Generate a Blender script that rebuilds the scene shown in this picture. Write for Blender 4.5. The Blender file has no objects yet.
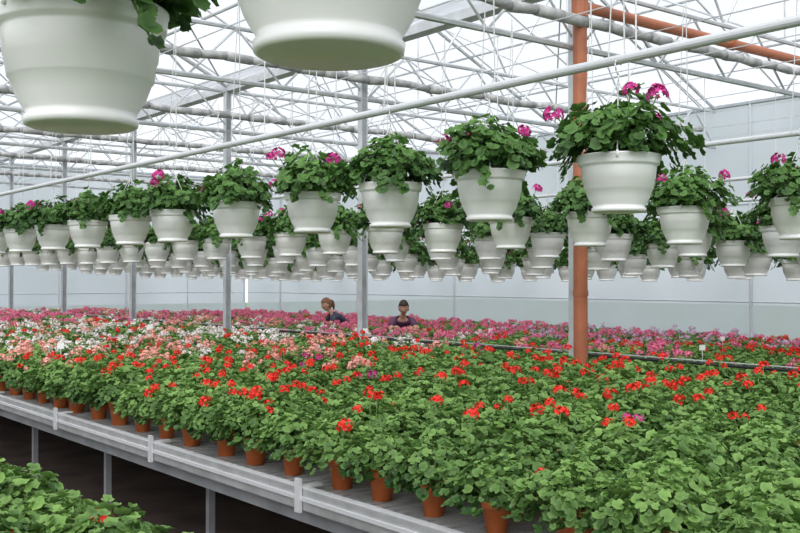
import bpy, math, random
from mathutils import Vector, Matrix
random.seed(7)
R=random.random
U=random.uniform
sc=bpy.context.scene
sc.view_settings.view_transform='Standard'
sc.view_settings.look='None'
sc.view_settings.exposure=0.30

# ---------------------------------------------------------------- materials
def new_mat(name):
    m=bpy.data.materials.new(name); m.use_nodes=True
    nt=m.node_tree; b=nt.nodes['Principled BSDF']
    return m,nt,b
def mat_plain(name,col,rough=.5,metal=0,noise=0,scale=8,spec=.5):
    m,nt,b=new_mat(name)
    b.inputs['Roughness'].default_value=rough
    b.inputs['Metallic'].default_value=metal
    b.inputs['Specular IOR Level'].default_value=spec
    if noise:
        tc=nt.nodes.new('ShaderNodeTexCoord')
        n=nt.nodes.new('ShaderNodeTexNoise'); n.inputs['Scale'].default_value=scale; n.inputs['Detail'].default_value=5
        nt.links.new(tc.outputs['Object'],n.inputs['Vector'])
        r=nt.nodes.new('ShaderNodeValToRGB')
        r.color_ramp.elements[0].position=.3; r.color_ramp.elements[1].position=.7
        r.color_ramp.elements[0].color=tuple(c*(1-noise) for c in col)+(1,)
        r.color_ramp.elements[1].color=tuple(min(1,c*(1+noise)) for c in col)+(1,)
        nt.links.new(n.outputs['Fac'],r.inputs['Fac']); nt.links.new(r.outputs['Color'],b.inputs['Base Color'])
    else:
        b.inputs['Base Color'].default_value=tuple(col)+(1,)
    return m
def mat_leaf(name,dark,light):
    m,nt,b=new_mat(name)
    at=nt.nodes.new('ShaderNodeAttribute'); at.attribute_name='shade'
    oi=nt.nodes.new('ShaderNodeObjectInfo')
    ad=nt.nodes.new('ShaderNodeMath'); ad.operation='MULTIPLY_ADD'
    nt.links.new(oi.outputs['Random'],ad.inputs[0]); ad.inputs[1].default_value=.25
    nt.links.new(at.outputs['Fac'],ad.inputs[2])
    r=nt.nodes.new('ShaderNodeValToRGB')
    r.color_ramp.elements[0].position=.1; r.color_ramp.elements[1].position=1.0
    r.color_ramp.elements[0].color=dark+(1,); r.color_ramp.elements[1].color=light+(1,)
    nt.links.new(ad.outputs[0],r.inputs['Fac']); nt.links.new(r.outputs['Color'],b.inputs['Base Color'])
    b.inputs['Roughness'].default_value=.5
    b.inputs['Specular IOR Level'].default_value=.35
    tr=nt.nodes.new('ShaderNodeBsdfTranslucent'); nt.links.new(r.outputs['Color'],tr.inputs['Color'])
    mx=nt.nodes.new('ShaderNodeMixShader'); mx.inputs[0].default_value=.2
    out=nt.nodes['Material Output']
    nt.links.new(b.outputs[0],mx.inputs[1]); nt.links.new(tr.outputs[0],mx.inputs[2]); nt.links.new(mx.outputs[0],out.inputs['Surface'])
    return m
def mat_glaze(name,tint,transp,body):
    m=bpy.data.materials.new(name); m.use_nodes=True; nt=m.node_tree
    nt.nodes.remove(nt.nodes['Principled BSDF']); out=nt.nodes['Material Output']
    t=nt.nodes.new('ShaderNodeBsdfTransparent'); t.inputs['Color'].default_value=tint+(1,)
    tl=nt.nodes.new('ShaderNodeBsdfTranslucent'); tl.inputs['Color'].default_value=body+(1,)
    df=nt.nodes.new('ShaderNodeBsdfDiffuse'); df.inputs['Color'].default_value=body+(1,)
    tc=nt.nodes.new('ShaderNodeTexCoord'); n=nt.nodes.new('ShaderNodeTexNoise'); n.inputs['Scale'].default_value=.6; n.inputs['Detail'].default_value=4
    nt.links.new(tc.outputs['Object'],n.inputs['Vector'])
    mr=nt.nodes.new('ShaderNodeMapRange'); mr.inputs['From Min'].default_value=.3; mr.inputs['From Max'].default_value=.7
    mr.inputs['To Min'].default_value=transp-.1; mr.inputs['To Max'].default_value=transp+.1
    nt.links.new(n.outputs['Fac'],mr.inputs['Value'])
    m1=nt.nodes.new('ShaderNodeMixShader'); m1.inputs[0].default_value=.3
    nt.links.new(tl.outputs[0],m1.inputs[1]); nt.links.new(df.outputs[0],m1.inputs[2])
    m2=nt.nodes.new('ShaderNodeMixShader'); nt.links.new(mr.outputs['Result'],m2.inputs[0])
    nt.links.new(m1.outputs[0],m2.inputs[1]); nt.links.new(t.outputs[0],m2.inputs[2])
    nt.links.new(m2.outputs[0],out.inputs['Surface'])
    return m

M={}
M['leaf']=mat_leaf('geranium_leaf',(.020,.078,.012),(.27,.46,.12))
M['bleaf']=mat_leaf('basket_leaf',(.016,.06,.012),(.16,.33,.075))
M['stem']=mat_plain('green_stem',(.14,.28,.06),.6)
M['terra']=mat_plain('terracotta_plastic',(.66,.17,.045),.55,noise=.15)
M['soil']=mat_plain('potting_soil',(.035,.022,.014),.9,noise=.3,scale=60)
M['white']=mat_plain('white_pot_plastic',(.92,.92,.91),.3)
M['wire']=mat_plain('hanger_wire',(.72,.73,.73),.4,.1)
M['red']=mat_plain('petal_red',(.85,.025,.012),.6)
M['salmon']=mat_plain('petal_salmon',(.90,.40,.34),.6)
M['wht']=mat_plain('petal_white',(.90,.82,.80),.6)
M['pink']=mat_plain('petal_pink',(.84,.19,.34),.6)
M['magenta']=mat_plain('petal_magenta',(.60,.035,.27),.6)
M['lilac']=mat_plain('petal_lilac',(.75,.48,.70),.6)
M['galv']=mat_plain('galvanised_steel',(.58,.60,.62),.45,.15,noise=.15,scale=6)
M['galvd']=mat_plain('weathered_steel',(.36,.38,.40),.5,.2,noise=.2,scale=5)
M['alu']=mat_plain('bench_aluminium',(.47,.48,.48),.4,.3,noise=.15,scale=9)
M['pipe']=mat_plain('light_painted_pipe',(.66,.67,.69),.4,.1)
M['orange']=mat_plain('red_oxide_pipe',(.40,.13,.06),.5,noise=.2,scale=5)
M['black']=mat_plain('black_hose',(.02,.02,.022),.5)
M['screen']=mat_plain('rolled_shade_screen',(.42,.42,.42),.8,noise=.35,scale=10)
M['floor']=mat_plain('damp_concrete_floor',(.095,.066,.055),.8,noise=.45,scale=2.5)
M['grass']=mat_plain('outside_grass',(.10,.16,.06),.9,noise=.4,scale=1)
M['kerb']=mat_plain('concrete_kerb',(.42,.42,.41),.8,noise=.12,scale=4)
M['roof']=mat_glaze('roof_film',(.85,.865,.89),.60,(.70,.715,.75))
M['wallg']=mat_glaze('wall_polycarbonate',(.82,.85,.90),.15,(.59,.63,.69))
M['clear']=mat_glaze('clear_glazing',(.93,.95,.96),.80,(.70,.73,.76))
M['tag']=mat_plain('white_plastic_tag',(.85,.85,.83),.5)

# ---------------------------------------------------------------- mesh builder
class B:
    def __init__(s): s.v=[];s.f=[];s.m=[];s.c=[];s.mats=[]
    def mi(s,k):
        if k not in s.mats: s.mats.append(k)
        return s.mats.index(k)
    def add(s,vs,fs,k,cs=None):
        o=len(s.v); s.v+= [tuple(a) for a in vs]; i=s.mi(k)
        for f in fs: s.f.append(tuple(o+a for a in f)); s.m.append(i)
        s.c+= cs if cs else [.5]*len(vs)
    def box(s,c,d,k):
        x,y,z=c;a,b,e=d[0]/2,d[1]/2,d[2]/2
        vs=[(x+i*a,y+j*b,z+l*e) for i in(-1,1) for j in(-1,1) for l in(-1,1)]
        s.add(vs,[(0,1,3,2),(4,6,7,5),(0,4,5,1),(2,3,7,6),(0,2,6,4),(1,5,7,3)],k)
    def tube(s,p,q,r,k,n=8,r2=None):
        p=Vector(p);q=Vector(q);d=(q-p).normalized()
        a=d.orthogonal().normalized();b=d.cross(a); r2=r if r2 is None else r2
        vs=[]
        for P,rr in((p,r),(q,r2)):
            for i in range(n):
                t=2*math.pi*i/n; vs.append(P+a*math.cos(t)*rr+b*math.sin(t)*rr)
        fs=[(i,(i+1)%n,n+(i+1)%n,n+i) for i in range(n)]+[tuple(range(n))[::-1],tuple(range(n,2*n))]
        s.add(vs,fs,k)
    def path(s,pts,r,k,n=8):
        for a,b in zip(pts[:-1],pts[1:]): s.tube(a,b,r,k,n)
    def lathe(s,prof,k,n=32,c=(0,0,0),cap=True):
        vs=[];fs=[]
        for r,z in prof:
            for i in range(n):
                t=2*math.pi*i/n; vs.append((c[0]+r*math.cos(t),c[1]+r*math.sin(t),c[2]+z))
        for j in range(len(prof)-1):
            for i in range(n):
                fs.append((j*n+i,j*n+(i+1)%n,(j+1)*n+(i+1)%n,(j+1)*n+i))
        if cap: fs.append(tuple(range(n))[::-1])
        s.add(vs,fs,k)
    def leaf(s,pos,nrm,size,k,sh,n=15):
        nrm=Vector(nrm).normalized()
        a=nrm.orthogonal().normalized(); b=nrm.cross(a)
        ph=U(0,6.28); a,b=a*math.cos(ph)+b*math.sin(ph),b*math.cos(ph)-a*math.sin(ph)
        pos=Vector(pos); vs=[pos-nrm*size*.12]; cs=[max(0,sh-.22)]
        cup=U(-.1,.3)
        for i in range(n):
            t=2*math.pi*i/n
            rr=size*(.5+.055*math.cos(5*t)+.03*(1 if i%2 else -1))
            if i==0: rr*=.35
            vs.append(pos+a*rr*math.cos(t)+b*rr*math.sin(t)+nrm*size*(cup*.5+.06*math.cos(5*t)))
            cs.append(sh+U(-.03,.08))
        s.add(vs,[(0,1+i,1+(i+1)%n) for i in range(n)],k,cs)
    def umbel(s,pos,r,k,n=24):
        pos=Vector(pos)
        for i in range(n):
            z=U(-.35,1); t=U(0,6.28); q=math.sqrt(1-z*z)
            d=Vector((q*math.cos(t),q*math.sin(t),z)); c=pos+d*r*U(.75,1)
            a=d.orthogonal().normalized(); b=d.cross(a); pr=r*U(.34,.46); ph=U(0,6)
            vs=[c]
            for j in range(10):
                tt=ph+j*math.pi/5; rr=pr*(1 if j%2 else .55)
                vs.append(c+(a*math.cos(tt)+b*math.sin(tt))*rr+d*pr*.35)
            s.add(vs,[(0,1+j,1+(j+1)%10) for j in range(10)],k)
    def mesh(s,name,smooth=True):
        me=bpy.data.meshes.new(name); me.from_pydata(s.v,[],s.f)
        for k in s.mats: me.materials.append(M[k])
        me.polygons.foreach_set('material_index',s.m)
        at=me.attributes.new('shade','FLOAT','POINT'); at.data.foreach_set('value',s.c)
        if smooth: me.polygons.foreach_set('use_smooth',[True]*len(s.f))
        me.update(); return me
    def obj(s,name,parent=None,smooth=False,loc=(0,0,0)):
        o=bpy.data.objects.new(name,s.mesh(name,smooth)); sc.collection.objects.link(o)
        o.location=loc
        if parent: o.parent=parent
        return o
def empty(name,loc=(0,0,0)):
    e=bpy.data.objects.new(name,None); e.empty_display_size=.2; e.location=loc; sc.collection.objects.link(e); return e

# ---------------------------------------------------------------- geometry constants (greenhouse axes)
TH=math.radians(38.2)
CAMH=1.75
XE,XW,YN,YS=13.6,-6.75,24.0,-5.0
COLX=6.75
EAVE=4.45; RIDGE=6.1
YCOL=[6.05+3.22*i for i in range(-3,6)]

# ---------------------------------------------------------------- floor / ground
b=B(); b.box(((XE+XW)/2,(YN+YS)/2,-.05),(XE-XW,YN-YS,.1),'floor'); b.obj('floor')
b=B(); b.box((4,10,-.16),(120,120,.1),'grass'); b.obj('ground_outside')

# ---------------------------------------------------------------- walls
def wall(name,p,q,gables,mat='wallg'):
    P=Vector((p[0],p[1],0));Q=Vector((q[0],q[1],0)); L=(Q-P).length; d=(Q-P).normalized()
    root=empty(name)
    g=B(); f=B()
    g.add([P+Vector((0,0,.5)),Q+Vector((0,0,.5)),Q+Vector((0,0,EAVE)),P+Vector((0,0,EAVE))],[(0,1,2,3)],mat)
    if gables:
        n=3
        for i in range(n):
            a=P+d*(L*i/n); c=P+d*(L*(i+1)/n); m=(a+c)/2
            g.add([a+Vector((0,0,EAVE)),c+Vector((0,0,EAVE)),m+Vector((0,0,RIDGE))],[(0,1,2)],'clear')
    k=int(L/1.625)
    for i in range(k+1):
        a=P+d*(L*i/k)
        top=EAVE
        if gables:
            ph=(i/k*3)%1.0; top=EAVE+(RIDGE-EAVE)*(1-abs(ph-.5)*2)
        if i%2==0 or gables: f.tube(a+Vector((0,0,.4)),a+Vector((0,0,top)),.028 if i%2==0 else .014,'wallbar' if mat=='wallg' else 'pipe',6)
    for z,r in((.52,.03),(1.40,.010),(2.9,.018),(EAVE,.04)):
        f.tube(P+Vector((0,0,z)),Q+Vector((0,0,z)),r,'wallbar',6)
    kb=B(); mid=(P+Q)/2
    kb.box((mid.x,mid.y,.25),(abs(d.x)*L+.16,abs(d.y)*L+.16,.5),'kerb')
    g.obj('glazing',root); f.obj('framing',root); kb.obj('base_kerb',root)
M['wallbar']=mat_plain('wall_bar_paint',(.56,.59,.64),.5)
wall('wall_east',(XE,YS),(XE,YN),False)
wall('wall_west',(XW,YS),(XW,YN),False,'clear')
wall('wall_north',(XW,YN),(XE-.1,YN),True)
wall('wall_south',(XW,YS),(XE-.1,YS),True,'clear')

# ---------------------------------------------------------------- roof
roof=empty('ceiling')
g=B(); f=B()
for s in range(3):
    x0=XW+.0+s*6.78; x1=x0+6.78; xm=(x0+x1)/2
    g.add([(x0,YS,EAVE),(x0,YN,EAVE),(xm,YN,RIDGE),(xm,YS,RIDGE)],[(0,1,2,3)],'roof')
    g.add([(x1,YS,EAVE),(x1,YN,EAVE),(xm,YN,RIDGE),(xm,YS,RIDGE)],[(0,3,2,1)],'roof')
    n=int((YN-YS)/1.4)
    for i in range(n+1):
        y=YS+(YN-YS)*i/n
        f.tube((x0,y,EAVE),(xm,y,RIDGE-.02),.014,'pipe',5); f.tube((x1,y,EAVE),(xm,y,RIDGE-.02),.014,'pipe',5)
    for t in (.33,.66):
        z=EAVE+(RIDGE-EAVE)*t-.04
        f.tube((x0+(xm-x0)*t,YS,z),(x0+(xm-x0)*t,YN,z),.02,'galv',6)
        f.tube((x1+(xm-x1)*t,YS,z),(x1+(xm-x1)*t,YN,z),.02,'galv',6)
    f.tube((xm,YS,RIDGE-.05),(xm,YN,RIDGE-.05),.035,'galv',6)
    if s: f.box((x0,(YS+YN)/2,EAVE-.02),(.16,YN-YS,.1),'galv')
g.obj('roof_glazing',roof); f.obj('glazing_bars',roof)

def truss(y):
    t=B(); nspan=3
    for s in range(nspan):
        x0=XW+s*6.78; x1=x0+6.78; xm=(x0+x1)/2
        zb,zt=3.82,4.38
        t.tube((x0,y,zb),(x1,y,zb),.028,'galv',6)
        t.tube((x0,y,zt),(x1,y,zt),.024,'galv',6)
        n=12
        for i in range(n):
            a=x0+(x1-x0)*i/n; c=x0+(x1-x0)*(i+1)/n
            t.tube((a,y,zb if i%2==0 else zt),(c,y,zt if i%2==0 else zb),.013,'galv',5)
        t.tube((x0,y,EAVE-.03),(xm,y,RIDGE-.08),.028,'galv',6); t.tube((x1,y,EAVE-.03),(xm,y,RIDGE-.08),.028,'galv',6)
        def raf(u): 
            return (x0+(x1-x0)*u, y, EAVE-.05+(RIDGE-EAVE-.03)*(1-abs(u-.5)*2))
        def low(u): return (x0+(x1-x0)*u,y,zt)
        for a,c in((.16,.25),(.33,.25),(.33,.5),(.5,.5),(.66,.5),(.66,.75),(.84,.75)):
            t.tube(low(a),raf(c),.014,'galv',5)
    return t
for y in YCOL: truss(y).obj('roof_truss')
t=B()
for x in (-3.4,3.4,10.1):
    for i in range(len(YCOL)-1):
        a,c=YCOL[i],YCOL[i+1]
        t.tube((x-3.3,a,4.36),(x+3.3,c,4.36),.008,'galv',5)
        t.tube((x,a,RIDGE-.1),(x-3.3*(1 if i%2 else -1),c,EAVE),.012,'galv',5)
        t.tube((x,c,RIDGE-.1),(x,a,4.4),.012,'galv',5)
t.obj('roof_bracing')
t=B()
for i in range(20):
    x=XW+.65+i*1.02
    if abs(x-COLX)<.15 or abs(x)<.15: x+=.3
    t.tube((x,YS+.1,3.9+.02*(i%2)),(x,YN-.1,3.9+.02*(i%2)),.006,'galv',4)
t.obj('screen_support_cables')
for y in YCOL:
    t=B()
    x=-6.5
    pts=[]
    while x<13.3:
        pts.append((x,y-.16+U(-.012,.012),4.02+U(-.018,.012))); x+=.3
    for a,c in zip(pts[:-1],pts[1:]): t.tube(a,c,U(.040,.056),'screen',8,U(.040,.056))
    t.obj('rolled_shade_screen',smooth=True)

# ---------------------------------------------------------------- columns
for y in YCOL:
    for x in (COLX,0.02):
        if x<1 and not(y<-.1): continue
        t=B()
        t.box((x,y,2.2),(.075,.05,4.4),'galvd')
        for e in(-1,1): t.box((x+e*.038,y,2.2),(.008,.08,4.4),'galv')
        t.box((x,y,.03),(.25,.2,.06),'galv')
        t.obj('steel_column')
t=B()
px,py=COLX+.025*.786-.13*.618,YCOL[3]-.025*.618-.13*.786
t.tube((px,py,0),(px,py,4.30),.062,'orange',16)
t.tube((px,py,4.16),(XE-.1,py,4.16),.05,'orange',14)
t.tube((px,py,4.06),(px,py,4.26),.074,'orange',16)
for z in(1.6,3.0): t.tube((px,py,z),(px,py,z+.05),.068,'orange',16)
for x in(9,11.4): t.tube((x-.03,py,4.16),(x+.03,py,4.16),.065,'orange',14)
t.obj('heating_riser_pipe',smooth=False)

# ---------------------------------------------------------------- benches
def bench(name,x0,x1,y0,y1,z=.80):
    root=empty(name)
    s=B(); y=y0+.04
    while y<y1:
        s.box(((x0+x1)/2,y,z-.012),(x1-x0-.03,.045,.016),'alu'); y+=.072
    s.obj('slats',root)
    e=B()
    for x,sg in((x0,1),(x1,-1)):
        e.box((x,(y0+y1)/2,z-.03),(.012,y1-y0,.09),'alu')
        e.box((x+sg*.015,(y0+y1)/2,z+.015),(.04,y1-y0,.008),'pipe')
        e.box((x+sg*.02,(y0+y1)/2,z-.075),(.05,y1-y0,.010),'alu')
        e.box((x-sg*.010,(y0+y1)/2,z-.028),(.012,y1-y0,.018),'pipe')
        e.box((x+sg*.10,(y0+y1)/2,z-.14),(.045,y1-y0,.06),'galvd')
        y=3.80-1.56*20
        while y<y1:
            if y>y0:
                e.box((x-sg*.018,y,z-.015),(.016,.04,.15),'pipe'); e.box((x+sg*.045,y,z+.022),(.11,.04,.010),'pipe')
            y+=1.56
    for y in (y0,y1): e.box(((x0+x1)/2,y,z-.03),(x1-x0,.012,.09),'alu')
    e.obj('edge_rail',root)
    l=B(); y=y0+.6
    while y<y1:
        xs=[x0+.35,x1-.35] + ([(x0+x1)/2] if x1-x0>3 else [])
        for x in xs:
            l.box((x,y,(z-.16)/2),(.04,.04,z-.16),'galvd'); l.box((x,y,.01),(.12,.12,.02),'galvd')
        l.box(((x0+x1)/2,y,z-.06),(x1-x0-.1,.04,.05),'galvd')
        y+=1.56
    l.obj('legs',root)
BZ2,BZ=.71,.60
bench('growing_bench',2.43,6.52,-1.5,23.3)
bench('growing_bench',7.35,9.40,1.0,23.3,BZ2)
bench('growing_bench',10.25,13.35,1.0,23.3,BZ)
bench('growing_bench',-1.2,1.12,-1.5,23.3,.82)

# ---------------------------------------------------------------- potted geraniums (instanced)
def plant(flower,nfl,seed):
    random.seed(seed)
    b=B()
    b.lathe([(.045,0),(.060,.11),(.066,.11),(.067,.138),(.061,.138),(.058,.12)],'terra',20)
    b.lathe([(.058,.12),(.001,.124)],'soil',12,cap=False)
    Rr=.20; ph=[U(0,6.28) for _ in range(3)]
    def lump(t): return 1+.12*math.sin(2*t+ph[0])+.09*math.sin(3*t+ph[1])+.07*math.sin(5*t+ph[2])
    for i in range(14):
        t=U(0,6.28); q=U(.2,.8)
        b.tube((0,0,.11),(Rr*q*math.cos(t),Rr*q*math.sin(t),.12+.15*(1-q*q*.5)),.004,'stem',4)
    for i in range(500):
        c=U(-.40,1) if R()<.8 else U(.3,1); t=U(0,6.28); sn=math.sqrt(1-c*c)
        k=U(.40,1.10)**.5; lp=lump(t)
        p=Vector((Rr*lp*sn*k*math.cos(t),Rr*lp*sn*k*math.sin(t),.165+.145*c*k*(1+.18*math.sin(3*t+ph[0]))))
        n=Vector((sn*.7*math.cos(t)+U(-.65,.65),sn*.7*math.sin(t)+U(-.65,.65),.7+max(0,c)*.4))
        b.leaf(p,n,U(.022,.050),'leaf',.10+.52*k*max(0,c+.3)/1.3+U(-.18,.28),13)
    for i in range(nfl):
        t=U(0,6.28); q=U(.1,1.0)
        x,y=Rr*q*math.cos(t),Rr*q*math.sin(t); z=.31+U(.01,.08)-.08*q
        b.tube((x*.6,y*.6,.2),(x,y,z),.003,'stem',4)
        b.umbel((x,y,z),U(.020,.037),flower,22)
    return b.mesh('geranium_plant_'+(flower or 'green'))
kinds={'green':[(None,0)]*4,'red':[('red',1),('red',2),('red',3),('red',4)],'salmon':[('salmon',5),('salmon',7)],
       'white':[('wht',7),('wht',10)],'pink':[('pink',6),('pink',9)],'magenta':[('magenta',2),('magenta',3)],'lilac':[('lilac',7)],
       'scarlet':[('red',8)],'sparse':[('red',1)]}
KM={}; seed=100
for k,vs in kinds.items():
    for i,(fl,n) in enumerate(vs):
        seed+=1; KM[(k,i)]=plant(fl,n,seed)
random.seed(11)
def pick(w):
    r=R()*sum(a for a,_ in w)
    for a,k in w:
        r-=a
        if r<0: return k
    return w[-1][1]
def zone(x,y):
    if x<2: return pick([(.42,'green'),(.38,'sparse'),(.2,'red')])
    if x<7:
        yy=y+ (x-4)*.25+U(-.6,.6)
        if yy<2.6: return pick([(.80,'green'),(.20,'sparse')])
        if yy<4.6:
            return pick([(.60,'green'),(.37,'red'),(.03,'magenta')]) if x<4.3 else pick([(.32,'green'),(.65,'red'),(.03,'magenta')])
        if yy<7.6: return pick([(.18,'green'),(.72,'red'),(.06,'magenta'),(.04,'salmon')])
        if yy<9.8: return pick([(.10,'green'),(.38,'red'),(.38,'salmon'),(.14,'white')])
        if yy<14.5: return pick([(.08,'green'),(.66,'white'),(.14,'salmon'),(.12,'red')])
        return pick([(.1,'green'),(.60,'pink'),(.15,'white'),(.15,'scarlet')])
    if x<9.6:
        if y<6: return pick([(.5,'green'),(.4,'red'),(.1,'pink')])
        if y<9: return pick([(.3,'green'),(.35,'red'),(.25,'pink'),(.1,'salmon')])
        return pick([(.2,'green'),(.42,'pink'),(.2,'salmon'),(.18,'white')])
    if y<8 : return pick([(.3,'green'),(.4,'scarlet'),(.2,'pink'),(.1,'lilac')])
    if y<12: return pick([(.15,'green'),(.45,'pink'),(.40,'lilac')])
    return pick([(.12,'green'),(.70,'pink'),(.18,'scarlet')])
def fill(x0,x1,y0,y1,z,s=.36):
    place={}
    j=0; x=x0
    while x<=x1:
        y=y0+(s/2 if j%2 else 0)
        while y<=y1:
            jx=U(-.03,.03) if j else U(-.01,.01)
            X,Y=x+jx,y+U(-.03,.03); k=zone(X,Y)
            v=random.randrange(len(kinds[k]))
            place.setdefault((k,v),[]).append((X-x0,Y-y0,U(0,6.28),U(.88,1.12)))
            y+=s
        x+=s*.8; j+=1
    root=empty('potted_geraniums',(x0,y0,z-.003))
    for key,pl in place.items():
        pv=[];pf=[]
        for (x,y,a,s2) in pl:
            o=len(pv)
            for q in range(4):
                t=a+q*math.pi/2; r=s2*.70711
                pv.append((x+r*math.cos(t),y+r*math.sin(t),0))
            pf.append((o,o+1,o+2,o+3))
        pm=bpy.data.meshes.new('bed_layout'); pm.from_pydata(pv,[],pf)
        par=bpy.data.objects.new('plant_bed_layout',pm); sc.collection.objects.link(par); par.parent=root
        ch=bpy.data.objects.new('geranium_plant_'+key[0],KM[key]); sc.collection.objects.link(ch); ch.parent=par
        par.instance_type='FACES'; par.use_instance_faces_scale=True; par.instance_faces_scale=1.0
        par.show_instancer_for_render=False; par.show_instancer_for_viewport=False
fill(2.62,6.36,-1.25,23.1,.80)
fill(7.58,9.25,1.2,23.1,BZ2)
fill(10.48,13.1,1.2,23.1,BZ)
fill(-1.02,1.0,-1.25,23.1,.82)

# ---------------------------------------------------------------- hanging baskets
def basket(seed,nfl,dens=1.0,hang=.66):
    random.seed(seed)
    b=B()
    prof=[(.001,.0),(.112,.0),(.120,.004),(.122,.018),(.114,.022),(.118,.032),(.136,.062),(.150,.10),(.154,.103),(.160,.145),(.163,.148),(.168,.198),
          (.169,.206),(.180,.210),(.182,.216),(.184,.244),(.187,.248),(.186,.255),(.178,.255),(.172,.236),(.165,.22)]
    b.lathe(prof,'white',44,cap=False)
    b.lathe([(.168,.225),(.001,.237)],'soil',16,cap=False)
    for q in range(4):
        t=q*math.pi/2+.5; x,y=.184*math.cos(t),.184*math.sin(t)
        b.tube((x,y,.24),(.0,0,hang-.07),.0032,'wire',4)
        b.tube((x*1.0,y*1.0,.23),(x*1.0,y*1.0,.262),.006,'white',6)
    b.tube((0,0,hang-.08),(0,0,hang-.03),.004,'wire',5)
    b.path([(0,0,hang-.04),(0.02,0,hang-.02),(.028,0,hang+.01),(.015,0,hang+.032),(-.012,0,hang+.03),(-.024,0,hang+.01)],.0035,'wire',5)
    ph=[U(0,6.28) for _ in range(4)]
    def lump(t): return 1+.17*math.sin(2*t+ph[0])+.13*math.sin(3*t+ph[1])+.09*math.sin(5*t+ph[2])
    for i in range(30):
        t=U(0,6.28); q=U(.3,.95)
        b.tube((U(-.08,.08),U(-.08,.08),.22),(.26*q*math.cos(t),.26*q*math.sin(t),.30+.15*(1-q*q)),.0035,'stem',4)
    for i in range(int(680*dens)):
        t=U(0,6.28); lp=lump(t); k=U(.30,1.18)**.5
        c=U(-.14,1); sn=math.sqrt(max(0,1-c*c))
        rr=.262*lp
        p=Vector((rr*sn*k*math.cos(t),rr*sn*k*math.sin(t),.290+.205*c*k*(1+.25*math.sin(2*t+ph[3])+.12*math.sin(5*t+ph[1]))))
        h=math.hypot(p.x,p.y)
        if p.z<.265 and h<.205: p.x*=.21/max(h,.01); p.y*=.21/max(h,.01)
        n=Vector((sn*.9*math.cos(t)+U(-.65,.65),sn*.9*math.sin(t)+U(-.65,.65),.6+max(0,c)*.4))
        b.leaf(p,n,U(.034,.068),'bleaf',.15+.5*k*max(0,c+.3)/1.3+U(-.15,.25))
    for i in range(5):
        t=U(0,6.28); L=U(.05,.14); pts=[(.17*math.cos(t),.17*math.sin(t),.28)]
        for j in range(1,6):
            u=j/5; pts.append(((.2+.06*u)*math.cos(t+.15*u),(.2+.06*u)*math.sin(t+.15*u),.29-L*u))
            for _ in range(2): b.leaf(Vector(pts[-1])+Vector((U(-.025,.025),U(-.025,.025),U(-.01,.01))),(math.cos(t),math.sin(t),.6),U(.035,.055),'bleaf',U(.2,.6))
        b.path(pts,.003,'stem',4)
    for i in range(nfl):
        t=(1.0+2.2*i+U(-.3,.3)); q=.27+U(-.07,.03); x,y=q*math.cos(t),q*math.sin(t); z=.39+U(0,.12)
        b.tube((x*.6,y*.6,.34),(x,y,z),.003,'stem',4)
        b.umbel((x,y,z),U(.032,.048),'magenta',28)
    return b.mesh('hanging_flower_basket')
BV=[basket(500+i,n) for i,n in enumerate([0,3,4,1,0,6])]
random.seed(5)
def put(x,y,z,parent=None,name='hanging_flower_basket',v=None,rot=None,s=1):
    v=random.randrange(len(BV)) if v is None else v
    o=bpy.data.objects.new(name,BV[v]); sc.collection.objects.link(o)
    o.location=(x,y,z); o.rotation_euler=(0,0,U(0,6.28) if rot is None else rot); o.scale=(s,s,s)
    if parent: o.parent=parent
    return o
def hang_pipe(x,z,y0,y1,r=.022,name='basket_support_pipe',ys=()):
    b=B(); b.tube((x,y0,z),(x,y1,z),r,'pipe',12)
    for y in YCOL: 
        if y0<y<y1: b.tube((x,y,z),(x,y,3.82),.004,'wire',5)
    for y in ys:
        b.tube((x+.02,y-.02,z),(x+.02,y,3.9),.0036,'wire',4)
        b.tube((x-.02,y+.04,z),(x+.02,y,3.9),.0030,'wire',4)
    b.obj(name,smooth=False)
Y1=[2.93,3.775,4.615,5.44,6.45,7.5,8.35,9.35,10.3,11.35,12.3,13.2,14.1,15,15.9,16.8,17.7,18.6,19.5,20.4,21.3]
V1=[2,1,0,2,3,5,3,4,2,5,5,2,5,2,5]
for i,y in enumerate(Y1): put(3.56,y,2.05,v=V1[i] if i<len(V1) else None,rot={0:3.3,1:1.9,3:1.5,4:4.5}.get(i))
hang_pipe(3.56,2.05+.69,YS+.05,YN-.05,ys=Y1)
ys=[3.35+.85*i for i in range(23)]
for i,y in enumerate(ys): put(5.8,y,1.99+U(-.01,.01))
hang_pipe(5.8,2.66,YS+.05,YN-.05,.018,ys=ys)
for X,Z,st in((7.5,1.94,2.4),(8.7,1.86,3.0),(10.0,1.80,3.5),(11.3,1.75,4.0),(12.6,1.72,4.4)):
    root=empty('hanging_basket_row')
    y=st+U(0,.4)
    while y<23:
        put(X,y,Z+U(-.03,.03),root,'hanging_basket'); y+=.85+U(-.04,.04)
    hang_pipe(X,Z+.66,YS+.05,YN-.05,.016)
put(.895,1.32,2.105,v=4); put(.80,2.14,2.08,v=1,rot=2.9)
hang_pipe(.895,2.105+.67,YS+.05,1.8,.02); hang_pipe(.80,2.08+.67,YS+.05,2.6,.02)

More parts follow.
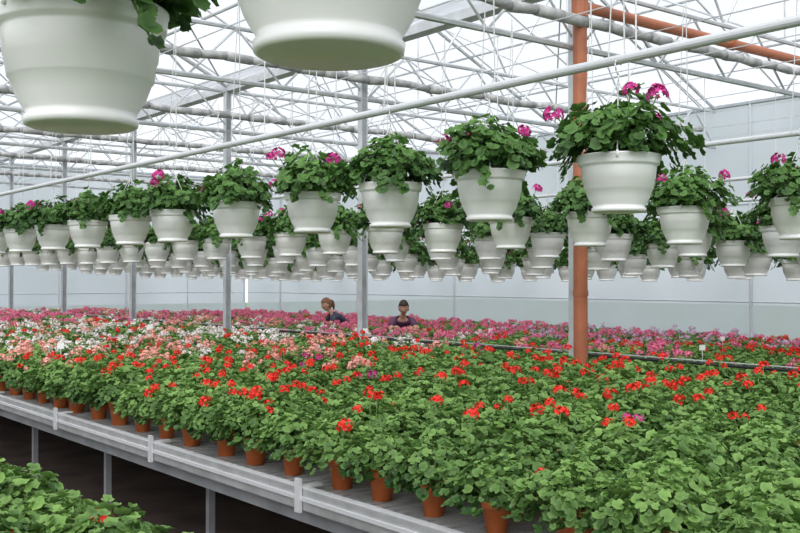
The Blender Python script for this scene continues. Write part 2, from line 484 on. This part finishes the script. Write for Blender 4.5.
# ---------------------------------------------------------------- irrigation hose, tags
b=B()
b.tube((7.18,YS+1,1.04),(7.18,23.2,1.04),.013,'black',8)
b.tube((7.18,YS+1,1.065),(7.18,23.2,1.065),.005,'galv',8)
y=-3
while y<23:
    b.tube((7.18,y,0),(7.18,y,1.07),.010,'galvd',6); y+=3.2
b.obj('irrigation_pipe')
for (x,y,z) in((2.9,8.2,.8),(6.3,8.6,.8),(4.9,10.9,.8),(8.0,5.6,BZ2),(11,7.4,BZ),(8.6,9.1,BZ2),(3.4,14,.8)):
    b=B()
    b.tube((0,0,0.0),(0,0,.38),.003,'tag',5); b.box((0,0,.40),(.055,.003,.05),'tag')
    o=b.obj('plant_label',loc=(x,y,z)); o.rotation_euler=(0,0,-TH)

# ---------------------------------------------------------------- people
def M_add(k,col,r=.6): M[k]=mat_plain(k,col,r,noise=.08,scale=20)
M_add('skin',(.60,.33,.24)); M_add('hair_brown',(.20,.09,.04)); M_add('hair_dark',(.035,.02,.015))
M_add('top_navy',(.035,.035,.07)); M_add('top_plum',(.12,.04,.10)); M_add('jeans',(.06,.09,.17)); M_add('shoe',(.04,.04,.04)); M_add('eye',(.02,.02,.02)); M_add('lip',(.5,.12,.12)); M_add('eyew',(.85,.85,.85))
def skin(name,verts,edges,rad,mat,parent,root=0,sub=2):
    me=bpy.data.meshes.new(name); me.from_pydata(verts,edges,[]); o=bpy.data.objects.new(name,me); sc.collection.objects.link(o)
    me.materials.append(M[mat])
    m=o.modifiers.new('Skin','SKIN'); m.use_smooth_shade=True
    d=me.skin_vertices[0].data
    for i,r in enumerate(rad):
        d[i].radius=(r,r) if not isinstance(r,tuple) else r
        d[i].use_root=(i==root)
    s=o.modifiers.new('Sub','SUBSURF'); s.levels=sub; s.render_levels=sub
    o.parent=parent; return o
def person(loc,rot,hair,top,longhair,turn=0,scale=1.0):
    root=empty('woman_gardener',loc); root.rotation_euler=(0,0,rot); root.scale=(scale,)*3
    V=[];E=[];Rd=[]
    def v(p,r,par=None):
        V.append(p);Rd.append(r); i=len(V)-1
        if par is not None:E.append((par,i))
        return i
    pel=v((0,-.12,.84),(.13,.10)); lum=v((0,-.04,.98),(.11,.085),pel); ch=v((0,.10,1.08),(.10,.07),lum)
    nb=v((0,.18,1.15),.048,ch); nk=v((0,.22,1.20),.044,nb); v((0,.245,1.26),.048,nk)
    for s in(-1,1):
        sh=v((s*.15,.14,1.105),.044,ch); el=v((s*.21,.30,.93),.036,sh); fm=v((s*.19,.42,.985),.032,el); wr=v((s*.16,.50,1.02),.022,fm)
        pm=v((s*.155,.545,1.03),(.032,.014),wr); kn=v((s*.153,.58,1.03),(.034,.012),pm)
        for j in range(4):
            off=(j-1.5)*.017; L=(.030,.034,.032,.025)[j]
            a=v((s*.153+off,.60,1.027),.008,kn); c=v((s*.153+off*1.1,.60+L,1.015),.0075,a); v((s*.153+off*1.1,.60+L+.018,.995),.0065,c)
        th=v((s*(.155-.035),.545,1.02),.009,pm); v((s*(.155-.05),.575,1.01),.008,th)
        hp=v((s*.085,-.12,.80),.085,pel); kk=v((s*.10,-.05,.45),.055,hp); an=v((s*.10,-.11,.09),.035,kk); v((s*.11,.02,.035),.035,an)
    skin('body',V,E,Rd,'skin',root)
    V2=[(0,-.13,.80),(0,-.04,.98),(0,.095,1.085),(0,.165,1.145),(-.15,.14,1.108),(.15,.14,1.108),(-.185,.235,1.005),(.185,.235,1.005)]
    skin('shirt',V2,[(0,1),(1,2),(2,3),(2,4),(2,5),(4,6),(5,7)],[(.15,.12),(.132,.105),(.155,.115),(.082,.080),.072,.072,.056,.056],top,root)
    V3=[(0,-.12,.84)];E3=[];R3=[(.145,.115)]
    for s in(-1,1):
        i=len(V3); V3+=[(s*.085,-.12,.78),(s*.10,-.05,.45),(s*.10,-.10,.12)]; E3+=[(0,i),(i,i+1),(i+1,i+2)]; R3+=[.098,.066,.055]
    skin('jeans',V3,E3,R3,'jeans',root)
    for s in(-1,1):
        skin('shoe',[(s*.10,-.14,.045),(s*.105,-.02,.045),(s*.11,.09,.035)],[(0,1),(1,2)],[.042,.045,.035],'shoe',root)
    hd=empty('head'); hd.parent=root; hd.location=(0,.275,1.305); hd.rotation_euler=(math.radians(-18),0,turn)
    b=B(); n=28;mm=18; vs=[];fs=[]
    for j in range(mm+1):
        th=math.pi*j/mm; z=math.cos(th)
        for i in range(n):
            t=2*math.pi*i/n; x=math.sin(th)*math.cos(t); y=math.sin(th)*math.sin(t)
            X=x*.072*(1-.28*max(0,-z)**1.5); Y=y*.090*(1-.08*max(0,-z)); Zz=z*.113
            if y>0:
                Y*=1-.05*abs(z)
                nx=math.exp(-(x/.16)**2)*math.exp(-((z+.12)/.16)**2); Y+=.022*nx*(y>.5)
                Y-=.010*(math.exp(-((abs(x)-.38)/.17)**2)*math.exp(-((z-.08)/.12)**2))*(y>.4)
                Y+=.006*math.exp(-(x/.3)**2)*math.exp(-((z+.78)/.15)**2)
            if y<0: Y*=1+.08*max(0,z)
            vs.append((X,Y,Zz))
    for j in range(mm):
        for i in range(n): fs.append((j*n+i,(j+1)*n+i,(j+1)*n+(i+1)%n,j*n+(i+1)%n))
    b.add(vs,fs,'skin')
    for s in(-1,1):
        b.lathe([(.001,-.022),(.010,-.015),(.014,0),(.012,.014),(.001,.024)],'skin',10,c=(s*.072,.0,-.005))
        b.lathe([(.001,-.007),(.009,-.004),(.011,0),(.009,.004),(.001,.007)],'eyew',10,c=(s*.028,.075,.010))
        b.lathe([(.001,-.005),(.005,0),(.001,.005)],'eye',8,c=(s*.028,.085,.010))
        b.tube((s*.015,.085,.027),(s*.042,.077,.028),.0028,hair,6)
    b.tube((-.022,.080,-.055),(.022,.080,-.055),.0045,'lip',6)
    b.obj('face',hd,smooth=True)
    h=B(); vs=[];fs=[]
    for j in range(13):
        th=math.pi*.68*j/12
        for i in range(n):
            t=2*math.pi*i/n; y=math.sin(th)*math.sin(t); x=math.sin(th)*math.cos(t); z=math.cos(th)
            if y>.15: z=max(z,.42)
            r=1.0+.03*math.sin(9*t)
            if y>.15 and z<=.42: r*=.92
            vs.append((x*.083*r,y*.102*r-.006,z*.125+.004))
    for j in range(12):
        for i in range(n): fs.append((j*n+i,(j+1)*n+i,(j+1)*n+(i+1)%n,j*n+(i+1)%n))
    h.add(vs,fs,hair); h.obj('hair',hd,smooth=True)
    if longhair:
        skin('ponytail',[(0,-.085,.05),(0,-.12,.03),(.01,-.13,-.05),(.02,-.11,-.14)],[(0,1),(1,2),(2,3)],[.03,.032,.03,.012],hair,hd)
    else:
        skin('hair_bun',[(0,-.09,.0),(0,-.11,-.02),(0,-.10,-.06)],[(0,1),(1,2)],[.035,.035,.02],hair,hd)
person((10.0,14.35,0),math.radians(70),'hair_brown','top_navy',True,.2,1.0)
person((9.78,12.40,0),math.radians(150),'hair_dark','top_plum',False,-.2,1.0)

# ---------------------------------------------------------------- light + world
w=bpy.data.worlds.new('overcast_sky'); sc.world=w; w.use_nodes=True
nt=w.node_tree; bg=nt.nodes['Background']
tc=nt.nodes.new('ShaderNodeTexCoord'); n=nt.nodes.new('ShaderNodeTexNoise'); n.inputs['Scale'].default_value=2.5; n.inputs['Detail'].default_value=5
nt.links.new(tc.outputs['Generated'],n.inputs['Vector'])
r=nt.nodes.new('ShaderNodeValToRGB'); r.color_ramp.elements[0].position=.35; r.color_ramp.elements[1].position=.65
r.color_ramp.elements[0].color=(.78,.83,.91,1); r.color_ramp.elements[1].color=(.97,.98,.99,1)
nt.links.new(n.outputs['Fac'],r.inputs['Fac']); nt.links.new(r.outputs['Color'],bg.inputs['Color'])
bg.inputs['Strength'].default_value=1.14
L=bpy.data.lights.new('sun','SUN'); L.energy=4.3; L.angle=math.radians(60); L.color=(1,.97,.93)
o=bpy.data.objects.new('sun',L); sc.collection.objects.link(o)
o.rotation_euler=Vector((.75,.66,-.85)).to_track_quat('-Z','Y').to_euler()

# ---------------------------------------------------------------- camera
cam=bpy.data.cameras.new('camera'); cam.lens=45; cam.sensor_width=36; cam.clip_end=300; cam.clip_start=.05
co=bpy.data.objects.new('camera',cam); sc.collection.objects.link(co)
co.location=(0,0,CAMH); co.rotation_euler=(math.radians(90.72),0,-TH)
sc.camera=co
